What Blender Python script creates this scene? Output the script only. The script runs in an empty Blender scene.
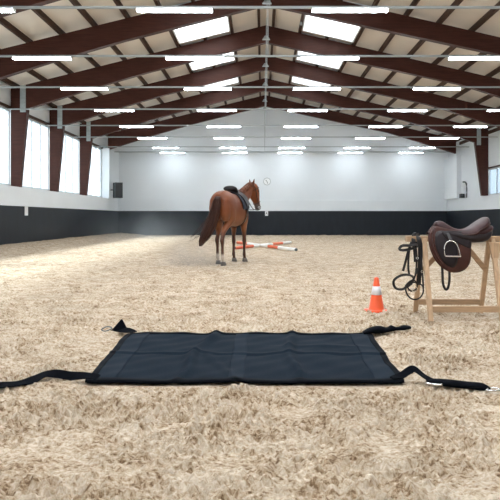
import bpy, bmesh, math, random
import numpy as np
from mathutils import Vector, Matrix, Euler

# ------------------------------------------------------------------ camera, sky, sun, exposure
C = bpy.context.scene
LINK = C.collection.objects.link
EYE = 1.12
cam_d = bpy.data.cameras.new('camera'); cam = bpy.data.objects.new('camera', cam_d); LINK(cam)
cam.location = (0, 0, EYE); cam.rotation_euler = (math.pi/2, 0, 0)
cam_d.sensor_width = 36; cam_d.lens = 43.2
cam_d.shift_x = -12.3/500; cam_d.shift_y = -32/500
cam_d.clip_end = 400
C.camera = cam
w = bpy.data.worlds.new('sky'); C.world = w; w.use_nodes = True
w.node_tree.nodes['Background'].inputs[0].default_value = (0.80, 0.90, 1.0, 1)
w.node_tree.nodes['Background'].inputs[1].default_value = 1.15
sun_d = bpy.data.lights.new('sun', 'SUN'); sun = bpy.data.objects.new('sun', sun_d); LINK(sun)
sun_d.energy = 15.0; sun_d.angle = math.radians(10); sun_d.color = (1.0, 0.96, 0.9)
sun.rotation_euler = Vector((0.74, -0.12, -0.66)).to_track_quat('-Z', 'Y').to_euler()
C.view_settings.view_transform = 'Standard'; C.view_settings.look = 'None'
C.view_settings.gamma = 1; C.view_settings.use_curve_mapping = False
C.view_settings.exposure = 0.64
TUBE_POWER = 31.0
PI = math.pi
for _y in (-2.6, 5.3):          # added fill lamps brightening the foreground, under the unseen added skylights
    for _x in (-2.23, 2.53):
        ld = bpy.data.lights.new('foreground_fill', 'AREA'); ld.shape = 'RECTANGLE'; ld.size = 1.8; ld.size_y = 3.3
        ld.energy = 76 if _y > 0 else 95; ld.color = (0.93, 0.96, 1.0)
        lo = bpy.data.objects.new('foreground_fill', ld); LINK(lo); lo.location = (_x, _y, 8.26)
        lo.rotation_euler = (0, math.radians(-13.5 if _x > 0 else 13.5)*-1, 0)

# ------------------------------------------------------------------ helpers
def tag(o, label=None, cat=None, group=None, kind=None):
    if label: o['label'] = label
    if cat: o['category'] = cat
    if group: o['group'] = group
    if kind: o['kind'] = kind
    return o
def thing(name, label, cat, loc=(0, 0, 0), rz=0, group=None, kind=None):
    o = bpy.data.objects.new(name, None); LINK(o); o.empty_display_size = 0.1
    o.location = loc; o.rotation_euler = (0, 0, rz)
    return tag(o, label, cat, group, kind)
def copy_thing(t, loc, label=None, rz=None):
    c = t.copy(); LINK(c); c.location = loc
    if rz is not None: c.rotation_euler[2] = rz
    if label: c['label'] = label
    for ch in list(t.children):
        d = ch.copy(); LINK(d); d.parent = c
        for g in list(ch.children):
            e = g.copy(); LINK(e); e.parent = d
    return c
class MB:
    def __init__(s): s.bm = bmesh.new()
    def box(s, c, size, rot=None):
        m = Matrix.Translation(c)
        if rot: m = m @ Euler(rot).to_matrix().to_4x4()
        m = m @ Matrix.Diagonal((size[0], size[1], size[2], 1))
        bmesh.ops.create_cube(s.bm, size=1, matrix=m); return s
    def bb(s, x0, x1, y0, y1, z0, z1):
        return s.box(((x0+x1)/2, (y0+y1)/2, (z0+z1)/2), (abs(x1-x0), abs(y1-y0), abs(z1-z0)))
    def bar(s, a, b, wx, wy, side=(1, 0, 0)):
        a = Vector(a); b = Vector(b); d = b-a; L = d.length; d.normalize()
        x = Vector(side); x = (x-d*x.dot(d)).normalized(); y = d.cross(x)
        m = Matrix(((x.x, y.x, d.x), (x.y, y.y, d.y), (x.z, y.z, d.z))).to_4x4()
        m = Matrix.Translation((a+b)/2) @ m @ Matrix.Diagonal((wx, wy, L, 1))
        bmesh.ops.create_cube(s.bm, size=1, matrix=m); return s
    def prism_y(s, poly, y0, y1):       # polygon in X,Z extruded along Y
        a = [s.bm.verts.new((x, y0, z)) for x, z in poly]; b = [s.bm.verts.new((x, y1, z)) for x, z in poly]
        s.bm.faces.new(a); s.bm.faces.new(b[::-1]); n = len(a)
        for i in range(n): s.bm.faces.new((a[i], b[i], b[(i+1) % n], a[(i+1) % n]))
        return s
    def rings(s, rings, cap=True, closed=False):
        R = [[s.bm.verts.new(p) for p in r] for r in rings]; n = len(R[0])
        for k in range(len(R) if closed else len(R)-1):
            A, B = R[k], R[(k+1) % len(R)]
            for i in range(n): s.bm.faces.new((A[i], A[(i+1) % n], B[(i+1) % n], B[i]))
        if cap and not closed:
            for r, e in ((R[0], -1), (R[-1], 1)):
                c = s.bm.verts.new(sum((v.co for v in r), Vector())/n)
                for i in range(n):
                    s.bm.faces.new((r[i], r[(i+1) % n], c) if e > 0 else (r[(i+1) % n], r[i], c))
        return s
    def loft(s, secs, n=20, pw=2.0, cap=True):
        """secs: (centre, sidevec*halfwidth, upvec*halfheight)"""
        rr = []
        for c, a, b in secs:
            c = Vector(c); a = Vector(a); b = Vector(b); r = []
            for i in range(n):
                t = 2*PI*i/n; ct, st = math.cos(t), math.sin(t)
                r.append(c + a*math.copysign(abs(ct)**(2/pw), ct) + b*math.copysign(abs(st)**(2/pw), st))
            rr.append(r)
        return s.rings(rr, cap)
    def tube(s, pts, rad, n=8, closed=False, flat=None, hint=(0, 0, 1)):
        """flat=(w,t): rectangular strap section whose wide side is as near as possible across hint"""
        P = [Vector(p) for p in pts]; N = len(P); rr = []
        for i, p in enumerate(P):
            if closed: d = P[(i+1) % N]-P[i-1]
            else: d = P[min(i+1, N-1)]-P[max(i-1, 0)]
            d.normalize(); h = Vector(hint[i] if isinstance(hint[0], (tuple, list, Vector)) else hint)
            u = (h-d*h.dot(d))
            if u.length < 1e-4: u = d.orthogonal()
            u.normalize(); v = d.cross(u)
            r = rad[i] if isinstance(rad, (list, tuple)) else rad
            if flat:
                fw, ft = flat if not isinstance(flat[0], (list, tuple)) else flat[i]
                rr.append([p+v*fw/2+u*ft/2, p-v*fw/2+u*ft/2, p-v*fw/2-u*ft/2, p+v*fw/2-u*ft/2])
            else: rr.append([p+(u*math.cos(2*PI*k/n)+v*math.sin(2*PI*k/n))*r for k in range(n)])
        return s.rings(rr, True, closed)
    def lathe(s, prof, c=(0, 0, 0), n=32):
        c = Vector(c)
        return s.rings([[c+Vector((r*math.cos(2*PI*i/n), r*math.sin(2*PI*i/n), z)) for i in range(n)] for r, z in prof])
    def sheet(s, outline, fn, thick=0.01, rings=6):
        """filled outline (2-D points) mapped by fn(u,v)->3-D; thickness along +-fn normal guess (given by fn2)"""
        cx = sum(p[0] for p in outline)/len(outline); cy = sum(p[1] for p in outline)/len(outline); n = len(outline)
        for sgn in (1, -1):
            c = s.bm.verts.new(fn(cx, cy, sgn*thick/2)); prev = None
            for k in range(1, rings+1):
                t = k/rings; off = sgn*thick/2*(1 if k < rings else 0.45)
                ring = [s.bm.verts.new(fn(cx+(x-cx)*t, cy+(y-cy)*t, off)) for x, y in outline]
                for i in range(n):
                    j = (i+1) % n
                    f = (c, ring[i], ring[j]) if prev is None else (prev[i], ring[i], ring[j], prev[j])
                    s.bm.faces.new(f if sgn > 0 else f[::-1])
                prev = ring
            if sgn > 0: top = prev
            else:
                for i in range(n): s.bm.faces.new((top[i], prev[i], prev[(i+1) % n], top[(i+1) % n]))
        return s
    def build(s, name, mat, parent=None, smooth=False, bevel=0, seg=2, auto=None):
        bmesh.ops.recalc_face_normals(s.bm, faces=s.bm.faces)
        me = bpy.data.meshes.new(name); s.bm.to_mesh(me); s.bm.free()
        o = bpy.data.objects.new(name, me); LINK(o)
        if mat: me.materials.append(mat)
        if smooth: me.polygons.foreach_set('use_smooth', [True]*len(me.polygons))
        if bevel:
            b = o.modifiers.new('bevel', 'BEVEL'); b.width = bevel; b.segments = seg; b.limit_method = 'ANGLE'
        if parent: o.parent = parent
        return o
def smooth_path(pts, k=6, closed=False):
    P = [Vector(p) for p in pts]; n = len(P); out = []
    for i in range(n if closed else n-1):
        if closed: a, b, c, d = P[i-1], P[i], P[(i+1) % n], P[(i+2) % n]
        else: a, b, c, d = P[max(i-1, 0)], P[i], P[i+1], P[min(i+2, n-1)]
        for j in range(k):
            t = j/k
            out.append(0.5*((2*b)+(-a+c)*t+(2*a-5*b+4*c-d)*t*t+(-a+3*b-3*c+d)*t**3))
    if not closed: out.append(P[-1])
    return out
def interp(rows, k=4):
    """Catmull-Rom through rows of equal-length tuples"""
    n = len(rows); out = []
    A = [np.array(r, float) for r in rows]
    for i in range(n-1):
        a, b, c, d = A[max(i-1, 0)], A[i], A[i+1], A[min(i+2, n-1)]
        for j in range(k):
            t = j/k; out.append(0.5*((2*b)+(-a+c)*t+(2*a-5*b+4*c-d)*t*t+(-a+3*b-3*c+d)*t**3))
    out.append(A[-1]); return out

def mat(name, col, rough=0.6, metal=0, noise=None, bump=None, emit=None, spec=0.5, coat=0, sheen=0):
    """noise=(scale, amount, (sx,sy,sz)); bump=(scale, strength, dist)"""
    m = bpy.data.materials.new(name); m.use_nodes = True; nt = m.node_tree; N = nt.nodes; L = nt.links
    b = N['Principled BSDF']; b.inputs['Base Color'].default_value = (*col, 1)
    b.inputs['Roughness'].default_value = rough; b.inputs['Metallic'].default_value = metal
    b.inputs['Specular IOR Level'].default_value = spec
    if coat: b.inputs['Coat Weight'].default_value = coat; b.inputs['Coat Roughness'].default_value = 0.3
    if sheen: b.inputs['Sheen Weight'].default_value = sheen
    tc = N.new('ShaderNodeTexCoord')
    if noise:
        mp = N.new('ShaderNodeMapping'); mp.inputs['Scale'].default_value = noise[2] if len(noise) > 2 else (1, 1, 1)
        L.new(tc.outputs['Object'], mp.inputs['Vector'])
        nz = N.new('ShaderNodeTexNoise'); nz.inputs['Scale'].default_value = noise[0]; nz.inputs['Detail'].default_value = 5
        L.new(mp.outputs[0], nz.inputs['Vector'])
        mr = N.new('ShaderNodeMapRange'); mr.inputs['From Min'].default_value = 0.25; mr.inputs['From Max'].default_value = 0.75
        mr.inputs['To Min'].default_value = 1-noise[1]; mr.inputs['To Max'].default_value = 1+noise[1]
        L.new(nz.outputs['Fac'], mr.inputs['Value'])
        mx = N.new('ShaderNodeVectorMath'); mx.operation = 'SCALE'; mx.inputs[0].default_value = col
        L.new(mr.outputs[0], mx.inputs['Scale']); L.new(mx.outputs[0], b.inputs['Base Color'])
    if bump:
        nb = N.new('ShaderNodeTexNoise'); nb.inputs['Scale'].default_value = bump[0]; nb.inputs['Detail'].default_value = 4
        L.new(tc.outputs['Object'], nb.inputs['Vector'])
        bp = N.new('ShaderNodeBump'); bp.inputs['Strength'].default_value = bump[1]; bp.inputs['Distance'].default_value = bump[2]
        L.new(nb.outputs['Fac'], bp.inputs['Height']); L.new(bp.outputs[0], b.inputs['Normal'])
    if emit:
        b.inputs['Emission Color'].default_value = (*emit[0], 1); b.inputs['Emission Strength'].default_value = emit[1]
    return m

M_wall = mat('white_plaster', (0.76, 0.80, 0.83), 0.7, noise=(0.6, 0.03), bump=(6, 0.15, 0.01))
M_board = mat('dark_kickboard', (0.008, 0.012, 0.018), 0.55, noise=(3, 0.25, (1, 1, 0.3)), spec=0.35, bump=(20, 0.1, 0.01))
M_lam = mat('glulam_timber', (0.055, 0.018, 0.012), 0.5, noise=(5, 0.35, (0.5, 1, 9)), bump=(30, 0.15, 0.005), spec=0.2)
M_purlin = mat('purlin_timber', (0.055, 0.028, 0.018), 0.6, noise=(6, 0.3, (4, 0.4, 4)), spec=0.2)
M_cream = mat('cream_roof_panel', (0.70, 0.63, 0.55), 0.7, noise=(1.2, 0.05), bump=(5, 0.2, 0.02))
M_frame = mat('pale_window_frame', (0.62, 0.67, 0.70), 0.4)
M_steel = mat('galvanised_steel', (0.42, 0.47, 0.48), 0.45, 0.5, noise=(12, 0.15))
M_rail = mat('grey_light_rail', (0.34, 0.37, 0.375), 0.5, 0.2)
M_white = mat('white_enamel', (0.85, 0.87, 0.88), 0.4)
M_tube = mat('lit_tube', (0.9, 0.95, 1), 0.4, emit=((0.86, 0.94, 1.0), TUBE_POWER))
M_black = mat('black_plastic', (0.02, 0.021, 0.023), 0.5, bump=(60, 0.1, 0.003))
M_grey = mat('grey_metal_pipe', (0.10, 0.115, 0.125), 0.4, 0.4)
def glass_mat(name, trans, col):
    m = bpy.data.materials.new(name); m.use_nodes = True; nt = m.node_tree; N = nt.nodes; N.clear(); L = nt.links
    o = N.new('ShaderNodeOutputMaterial'); a = N.new('ShaderNodeBsdfTransparent'); t = N.new('ShaderNodeBsdfTranslucent')
    g = N.new('ShaderNodeBsdfGlossy'); g.inputs['Roughness'].default_value = 0.15
    a.inputs[0].default_value = (*col, 1); t.inputs[0].default_value = (0.95, 0.97, 1, 1)
    m1 = N.new('ShaderNodeMixShader'); m1.inputs[0].default_value = trans
    L.new(t.outputs[0], m1.inputs[1]); L.new(a.outputs[0], m1.inputs[2])
    m2 = N.new('ShaderNodeMixShader'); m2.inputs[0].default_value = 0.05
    L.new(m1.outputs[0], m2.inputs[1]); L.new(g.outputs[0], m2.inputs[2]); L.new(m2.outputs[0], o.inputs[0]); return m
M_pane = glass_mat('hazy_window_pane', 0.84, (0.66, 0.72, 0.76))
M_sky_pane = glass_mat('diffusing_skylight_pane', 0.35, (1, 1, 1))

# ------------------------------------------------------------------ hall geometry
RX = 0.15; SL = 0.247
LW, RW = -9.9, 12.25               # window planes
LF, RF = -9.45, 12.12             # faces of the low inner walls
BY = 39.5; FY = -6.0              # end walls
SILL, BAND = 2.33, 1.58
FRAMES = [-4.6, -0.6, 3.3, 7.3, 11.3, 15.2, 19.5, 23.7, 28.0, 32.6, 37.1]
SR = 0.231
def ztop(x): return 8.70 - (SL if x < RX else SR)*abs(x-RX)      # top of the rafters
PUR = 0.16

# ---- sand ground
rs = np.random.RandomState(7)
PERM = rs.permutation(512); GR = rs.uniform(-1, 1, (512, 2)); GR /= np.linalg.norm(GR, axis=1)[:, None]
def perlin(x, y):
    xi = np.floor(x).astype(int); yi = np.floor(y).astype(int); xf = x-xi; yf = y-yi
    u = xf*xf*xf*(xf*(xf*6-15)+10); v = yf*yf*yf*(yf*(yf*6-15)+10)
    def g(i, j, dx, dy):
        h = PERM[(PERM[i & 511]+j) & 511]; return GR[h, 0]*dx+GR[h, 1]*dy
    a = g(xi, yi, xf, yf); b = g(xi+1, yi, xf-1, yf); c = g(xi, yi+1, xf, yf-1); d = g(xi+1, yi+1, xf-1, yf-1)
    return (a*(1-u)+b*u)*(1-v)+(c*(1-u)+d*u)*v
def sstep(a, b, x):
    t = np.clip((x-a)/(b-a), 0, 1); return t*t*(3-2*t)
SMOOTH_SPOTS = [(-0.86, 2.70, 0.10), (-0.16, 2.75, 0.13), (0.62, 2.95, 0.16), (0.35, 2.9, 0.09), (-0.5, 3.25, 0.10), (0.2, 3.45, 0.12), (1.3, 3.2, 0.14)]
def sand_h(x, y):
    x = np.asarray(x, float); y = np.asarray(y, float)
    wx = x+0.05*perlin(x*3+9, y*3); wy = y+0.05*perlin(x*3, y*3+17)
    far = np.clip(5.0/np.maximum(y, 1), 0.0, 1)
    m = 0.75+1.1*perlin(x*1.6+3, y*1.6+5); m = np.clip(m, 0.15, 1.3)
    for sx, sy, sr in SMOOTH_SPOTS:
        m = m*(1-0.95*np.exp(-(((x-sx)/sr)**2+((y-sy)/(sr*1.1))**2)**2))
    wx = wx+0.020*perlin(x*14+2, y*14); wy = wy+0.020*perlin(x*14, y*14+6)
    z = 0.022*perlin(wx*1.9, wy*1.9)
    z = z+m*0.042*perlin(wx*5.0, wy*6.0)
    a = perlin(wx*11+4, wy*13); z = z+m*0.042*(0.3-np.abs(a)*1.8)*np.clip(far*1.5, 0, 1)
    a = perlin(wx*21+8, wy*25+3); z = z+m*0.034*np.clip(a*1.3, -0.35, 0.6)*np.clip(far*1.4, 0, 1)
    a = perlin(wx*40+1, wy*44+3); z = z+m*0.020*np.clip(a*1.6, -0.4, 0.5)*far
    z = z+m*0.008*perlin(x*70, y*75)*far
    z = z-0.012*sum(np.exp(-(((x-sx)/(sr*1.2))**2+((y-sy)/(sr*1.3))**2)) for sx, sy, sr in SMOOTH_SPOTS)
    # trodden bank along the long walls
    bank = 0.15*sstep(2.2, 0.1, x-LF)+0.14*sstep(2.2, 0.1, RF-x)
    # flattened under the mat
    k = sstep(-1.42, -1.24, x)*sstep(1.16, 1.0, x)*sstep(3.9, 4.06, y)*sstep(5.9, 5.75, y)
    return (z*(1-k) - 0.012*k) + bank
def sh(x, y): return float(sand_h(np.array([x]), np.array([y]))[0])
def axis_x():
    xs = [0.0]; x = 0.0
    while x < 12.3:
        d = 0.0075 if x < 1.35 else (0.0075+0.012*(x-1.35) if x < 4 else 0.045+0.02*(x-4)); x += min(d, 0.16); xs.append(x)
    return np.array([v for v in ([-q for q in xs[:0:-1]]+xs) if v > LF-0.05] + [])
def axis_y():
    ys = []; y = FY
    while y < 1.6: ys.append(y); y += 0.25 if y < 0.8 else 0.05
    while y < BY+0.02: ys.append(y); y += max(0.0075, y*y/1900)
    ys.append(BY+0.05); return np.array(ys)
XS, YS = axis_x(), axis_y()
GX, GY = np.meshgrid(XS, YS); GZ = sand_h(GX, GY)
nx, ny = len(XS), len(YS)
me = bpy.data.meshes.new('floor')
co = np.stack([GX, GY, GZ], -1).reshape(-1, 3).astype(np.float32)
idx = np.arange(nx*ny).reshape(ny, nx)
q = np.stack([idx[:-1, :-1], idx[:-1, 1:], idx[1:, 1:], idx[1:, :-1]], -1).reshape(-1, 4)
me.vertices.add(len(co)); me.vertices.foreach_set('co', co.ravel())
me.loops.add(q.size); me.loops.foreach_set('vertex_index', q.ravel().astype(np.int32))
me.polygons.add(len(q)); me.polygons.foreach_set('loop_start', np.arange(0, q.size, 4, dtype=np.int32))
me.polygons.foreach_set('use_smooth', np.ones(len(q), bool)); me.update(calc_edges=True)
floor = bpy.data.objects.new('floor', me); LINK(floor); tag(floor, kind='structure')
def sand_mat():
    m = bpy.data.materials.new('riding_sand'); m.use_nodes = True; nt = m.node_tree; N = nt.nodes; L = nt.links
    b = N['Principled BSDF']; b.inputs['Roughness'].default_value = 0.85; b.inputs['Specular IOR Level'].default_value = 0.25
    tc = N.new('ShaderNodeTexCoord')
    def noise(sc, det=4, rough=0.6, dist=0):
        n = N.new('ShaderNodeTexNoise'); n.inputs['Scale'].default_value = sc; n.inputs['Detail'].default_value = det
        n.inputs['Roughness'].default_value = rough; n.inputs['Distortion'].default_value = dist
        L.new(tc.outputs['Object'], n.inputs['Vector']); return n
    mp = N.new('ShaderNodeMapping'); mp.inputs['Scale'].default_value = (1, 1.25, 0.25); L.new(tc.outputs['Object'], mp.inputs[0])
    r = N.new('ShaderNodeValToRGB'); e = r.color_ramp.elements
    e[0].position = 0.36; e[0].color = (0.15, 0.088, 0.045, 1); e[1].position = 0.66; e[1].color = (0.69, 0.60, 0.485, 1)
    x = e.new(0.43); x.color = (0.35, 0.245, 0.15, 1); x = e.new(0.50); x.color = (0.50, 0.40, 0.29, 1)
    n1 = noise(34, 9, 0.76, 0.5); L.new(mp.outputs[0], n1.inputs['Vector']); n5 = noise(4.2, 5, 0.65, 0.8); L.new(mp.outputs[0], n5.inputs['Vector'])
    m5 = N.new('ShaderNodeMapRange'); m5.inputs[1].default_value = 0.3; m5.inputs[2].default_value = 0.7; m5.inputs[3].default_value = -0.095; m5.inputs[4].default_value = 0.09
    L.new(n5.outputs['Fac'], m5.inputs[0]); a5 = N.new('ShaderNodeMath'); a5.operation = 'ADD'
    L.new(n1.outputs['Fac'], a5.inputs[0]); L.new(m5.outputs[0], a5.inputs[1]); L.new(a5.outputs[0], r.inputs[0])
    n2 = noise(1.1, 3); mr = N.new('ShaderNodeMapRange'); mr.inputs[1].default_value = 0.35; mr.inputs[2].default_value = 0.65
    mr.inputs[3].default_value = 0.93; mr.inputs[4].default_value = 1.05; L.new(n2.outputs['Fac'], mr.inputs[0])
    s = N.new('ShaderNodeVectorMath'); s.operation = 'SCALE'; L.new(r.outputs[0], s.inputs[0]); L.new(mr.outputs[0], s.inputs['Scale'])
    L.new(s.outputs[0], b.inputs['Base Color'])
    n3 = noise(60, 6, 0.7, 0.4); n4 = noise(22, 4, 0.6)
    ad = N.new('ShaderNodeMath'); ad.operation = 'MULTIPLY_ADD'; ad.inputs[1].default_value = 2.5
    L.new(n4.outputs['Fac'], ad.inputs[0]); L.new(n3.outputs['Fac'], ad.inputs[2])
    bp = N.new('ShaderNodeBump'); bp.inputs['Strength'].default_value = 0.8; bp.inputs['Distance'].default_value = 0.010
    L.new(ad.outputs[0], bp.inputs['Height']); L.new(bp.outputs[0], b.inputs['Normal']); return m
me.materials.append(sand_mat())

# ---- walls
def struct(name, mb, m, parent=None, **k):
    o = mb.build(name, m, parent, **k)
    if not parent: o['kind'] = 'structure'
    return o
def roofz(x): return ztop(x)+PUR
b = MB(); poly = [(LW-0.2, -0.3), (RW+0.2, -0.3), (RW+0.2, roofz(RW)), (RX, roofz(RX)), (LW-0.2, roofz(LW))]
b.prism_y(poly, BY, BY+0.25); struct('wall_back', b, M_wall)
b = MB(); b.bb(LF, RF, BY-0.10, BY, -0.3, SILL-0.03); struct('trim_1', b, M_wall, bevel=0.01)
b = MB(); b.bb(LF, RF, BY-0.14, BY-0.10, -0.3, BAND); struct('baseboard_back', b, M_board)
b = MB(); b.prism_y(poly, FY-0.25, FY); struct('wall_front', b, M_wall)
# left: low wall with a ledge, panel above the windows
WTL, WTR = 5.38, 3.78
b = MB(); b.bb(LW-0.2, LF-0.03, FY, BY, -0.3, SILL); b.bb(LW-0.2, LW, FY, BY, SILL, SILL+0.04)
b.bb(LW-0.2, LW, FY, BY, WTL+0.1, roofz(LW)); b.bb(LW-0.2, LW, 36.9, BY, SILL, WTL+0.1)
struct('wall_left', b, M_wall)
b = MB(); b.bb(LF-0.03, LF, FY, BY-0.14, -0.3, BAND); struct('baseboard_left', b, M_board)
b = MB(); b.bb(RF+0.03, RW+0.2, FY, BY, -0.3, SILL); b.bb(RW, RW+0.2, FY, BY, WTR+0.08, roofz(RW)+0.1)
b.bb(RW, RW+0.2, 32.7, BY, SILL, WTR+0.08); struct('wall_right', b, M_wall)
b = MB(); b.bb(RF, RF+0.03, FY, BY-0.14, -0.3, BAND); struct('baseboard_right', b, M_board)
# boxed-in corner posts beside the end wall
b = MB(); b.bb(LW, -9.42, 36.95, BY, SILL, 5.42); struct('trim_2', b, M_wall, bevel=0.01)
b = MB(); b.bb(11.98, RW, 36.95, BY, SILL, 5.0); struct('trim_3', b, M_wall, bevel=0.01)
# brown head rails over the windows and eaves boards
b = MB(); b.bb(LW-0.05, LW+0.07, FY, 37.1, WTL, WTL+0.11); struct('trim_4', b, M_purlin)
b = MB(); b.bb(RW-0.07, RW+0.05, FY, 37.1, roofz(RW)-0.42, roofz(RW)-0.25); struct('trim_5', b, M_purlin)
b = MB(); b.bb(RW-0.05, RW+0.03, FY, 32.6, WTR, WTR+0.08); struct('trim_6', b, M_purlin)
# conduit along the end wall
b = MB(); b.tube([(-9.4, BY-0.04, 5.46), (12.1, BY-0.04, 5.46)], 0.03); struct('trim_7', b, M_rail)

# ---- windows
def window(n, x, y0, y1, z0, z1, sx, nm):
    t = thing('window_%d' % n, None, None, (x, (y0+y1)/2, z0), kind='structure'); L = y1-y0; H = z1-z0
    b = MB()
    for zz in (0.04, H-0.04): b.box((0, 0, zz), (0.09, L, 0.08))
    for yy in (-L/2+0.04, L/2-0.04): b.box((0, yy, H/2), (0.09, 0.08, H))
    b.build('window_frame', M_frame, t)
    for k in range(1, nm+1): MB().box((0, -L/2+L*k/(nm+1), H/2), (0.07, 0.055, H-0.1)).build('mullion', M_frame, t)
    b = MB(); b.box((0, 0, H/2), (0.012, L-0.1, H-0.1)); b.build('pane', M_pane, t)
n = 1
for i in range(len(FRAMES)-1):
    window(n, LW-0.06, FRAMES[i]+0.12, (FRAMES[i+1]-0.12 if i < len(FRAMES)-2 else 36.9), SILL+0.04, WTL, 1, 3); n += 1
for i in range(len(FRAMES)-2):
    window(n, RW+0.04, FRAMES[i]+0.12, FRAMES[i+1]-0.12, SILL, WTR, -1, 3); n += 1
# the walls' ends behind the first frame
b = MB(); b.bb(LW-0.2, LW, FY, FRAMES[0], SILL, WTL+0.1); b.bb(RW, RW+0.2, FY, FRAMES[0], SILL, WTR+0.08); struct('trim_8', b, M_wall)

# ---- roof panels with openings for the skylights
SKY = [(-4.4, -0.8), (3.5, 7.1), (7.5, 11.1), (11.5, 15.0), (15.45, 18.3), (19.68, 23.25), (23.95, 27.5), (28.25, 32.0)]  # openings short of the visible ones are unseen, added to light the foreground
S0, S1 = 1.38, 3.38
def roof_side(sgn):
    b = MB(); end = (RW+0.5) if sgn > 0 else (LW-0.5)
    xs = [RX, RX+sgn*S0, RX+sgn*S1, end]; ys = [FY]
    for a, c in SKY: ys += [a, c]
    ys.append(BY+0.2)
    for i in range(3):
        for j in range(len(ys)-1):
            if i == 1 and j % 2 == 1: continue
            x0, x1 = xs[i], xs[i+1]
            b.prism_y([(x0, roofz(x0)), (x1, roofz(x1)), (x1, roofz(x1)+0.09), (x0, roofz(x0)+0.09)], ys[j], ys[j+1])
    return b
b = roof_side(-1); b2 = roof_side(1)
struct('ceiling', b, M_cream); struct('ceiling', b2, M_cream)
PS = [0.28, 1.33]+[2.40+1.07*k for k in range(0, 11)]
k = 20
for sgn in (-1, 1):
    for s in PS:
        x = RX+sgn*s
        if x < LW or x > RW: continue
        spans = [(FY, BY)]
        if abs(s-2.40) < 0.01:
            spans = [(FY, -4.5), (-0.7, 3.4), (18.35, 19.6), (23.4, 23.9), (27.65, 28.2), (32.15, BY)]
        b = MB()
        for y0, y1 in spans:
            xa, xb = x-0.05, x+0.05
            b.prism_y([(xa, ztop(x)-0.0), (xb, ztop(x)-0.0), (xb, roofz(xb)), (xa, roofz(xa))], y0, y1)
        struct('trim_%d' % k, b, M_purlin); k += 1

# ---- timber frames
ORD = ['nearest', 'second', 'third', 'fourth', 'fifth', 'sixth', 'seventh', 'eighth', 'ninth', 'tenth', 'eleventh']
BL = [(RX, 8.03), (-4.46, 6.87), (-6.87, 6.17), (-9.24, 5.42), (-9.6, 5.31)]
BR = [(RX, 8.03), (4.47, 7.09), (7.73, 6.40), (11.6, 5.20), (12.1, 5.05)]
def poly_z(P_, x):
    for (x0, z0), (x1, z1) in zip(P_, P_[1:]):
        if min(x0, x1)-1e-6 <= x <= max(x0, x1)+1e-6: return z0+(z1-z0)*(x-x0)/(x1-x0)
    return P_[-1][1]
def zbl(x): return poly_z(BL, x)
def zbr(x): return poly_z(BR, x)
def make_frame(y, last=False):
    t = thing('timber_frame', 'x', 'roof frame', (0, y, 0), group='brown glued timber frames spanning the hall')
    h = 0.11
    b = MB(); b.prism_y([(RX, 8.70), (-9.52, ztop(-9.52)), (-9.52, zbl(-9.52))]+BL[3::-1], -h, h); b.build('rafter', M_lam, t)
    b = MB(); b.prism_y([(RX, 8.70), (11.95, ztop(11.95)), (11.95, zbr(11.95))]+BR[3::-1], -h, h); b.build('rafter', M_lam, t)
    if last: return t
    b = MB(); b.prism_y([(LW+0.01, SILL), (-9.53, SILL), (-9.24, zbl(-9.24)-0.02), (-9.3, zbl(-9.3)+0.02), (-9.52, zbl(-9.52)), (-9.52, ztop(-9.52)), (LW+0.01, ztop(LW))], -h, h); b.build('column', M_lam, t)
    b = MB(); b.prism_y([(RW-0.01, SILL), (11.90, SILL), (11.52, zbr(11.52)-0.02), (11.57, zbr(11.57)+0.02), (11.95, zbr(11.95)), (11.95, ztop(11.95)), (RW-0.01, ztop(RW))], -h, h); b.build('column', M_lam, t)
    for x0, x1, zb in ((-9.52, -9.30, zbl(-9.3)-0.12), (11.62, 11.84, zbr(11.7)-0.10)):
        zt = ztop((x0+x1)/2)
        b = MB(); b.bb(x0, x1, -h-0.012, -h, zb, zt)
        for zz in np.linspace(zb+0.1, zt-0.1, 5): b.box(((x0+x1)/2-0.05, -h-0.018, zz), (0.03, 0.02, 0.03)); b.box(((x0+x1)/2+0.05, -h-0.018, zz), (0.03, 0.02, 0.03))
        b.build('bracket', M_steel, t)
    return t
fr = None
VIS = [f for f in FRAMES if f > 15]
for y in FRAMES:
    if y > 12: lab = 'brown timber roof frame, %s one counted from the end wall' % ['last beside the wall', 'second', 'third', 'fourth', 'fifth', 'sixth'][len(FRAMES)-1-FRAMES.index(y)]
    else: lab = 'brown timber roof frame over the camera, %s from the front wall' % ORD[FRAMES.index(y)]
    if y == 37.1: lab = 'brown timber roof frame nearest the white end wall'
    if fr is None: fr = make_frame(y); fr['label'] = lab
    elif y == 37.1: make_frame(y, True)['label'] = lab
    else: copy_thing(fr, (0, y, 0), lab)

# ---- skylights
def make_sky(sgn, y0, y1, lab):
    xm = RX+sgn*(S0+S1)/2; t = thing('skylight', lab, 'skylight', (xm, (y0+y1)/2, roofz(xm)), group='skylights beside the ridge')
    L = y1-y0; hw = (S1-S0)/2; sl = -sgn*(SL if sgn < 0 else SR)
    def P(u, z): return (u, z+sl*u)
    b = MB()
    for u in (-hw, hw-0.05): b.prism_y([P(u, -0.16), P(u+0.05, -0.16), P(u+0.05, 0.2), P(u, 0.2)], -L/2, L/2)
    for v in (-L/2, L/2-0.05): b.prism_y([P(-hw, -0.16), P(hw, -0.16), P(hw, 0.2), P(-hw, 0.2)], v, v+0.05)
    b.build('curb', M_white, t)
    b = MB(); b.prism_y([P(-hw-0.05, 0.17), P(hw+0.05, 0.17), P(hw+0.05, 0.185), P(-hw-0.05, 0.185)], -L/2-0.05, L/2+0.05); b.build('pane', M_sky_pane, t)
    b = MB(); b.prism_y([P(-hw, 0.10), P(hw, 0.10), P(hw, 0.15), P(-hw, 0.15)], -0.03, 0.03); b.build('glazing_bar', M_white, t)
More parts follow.
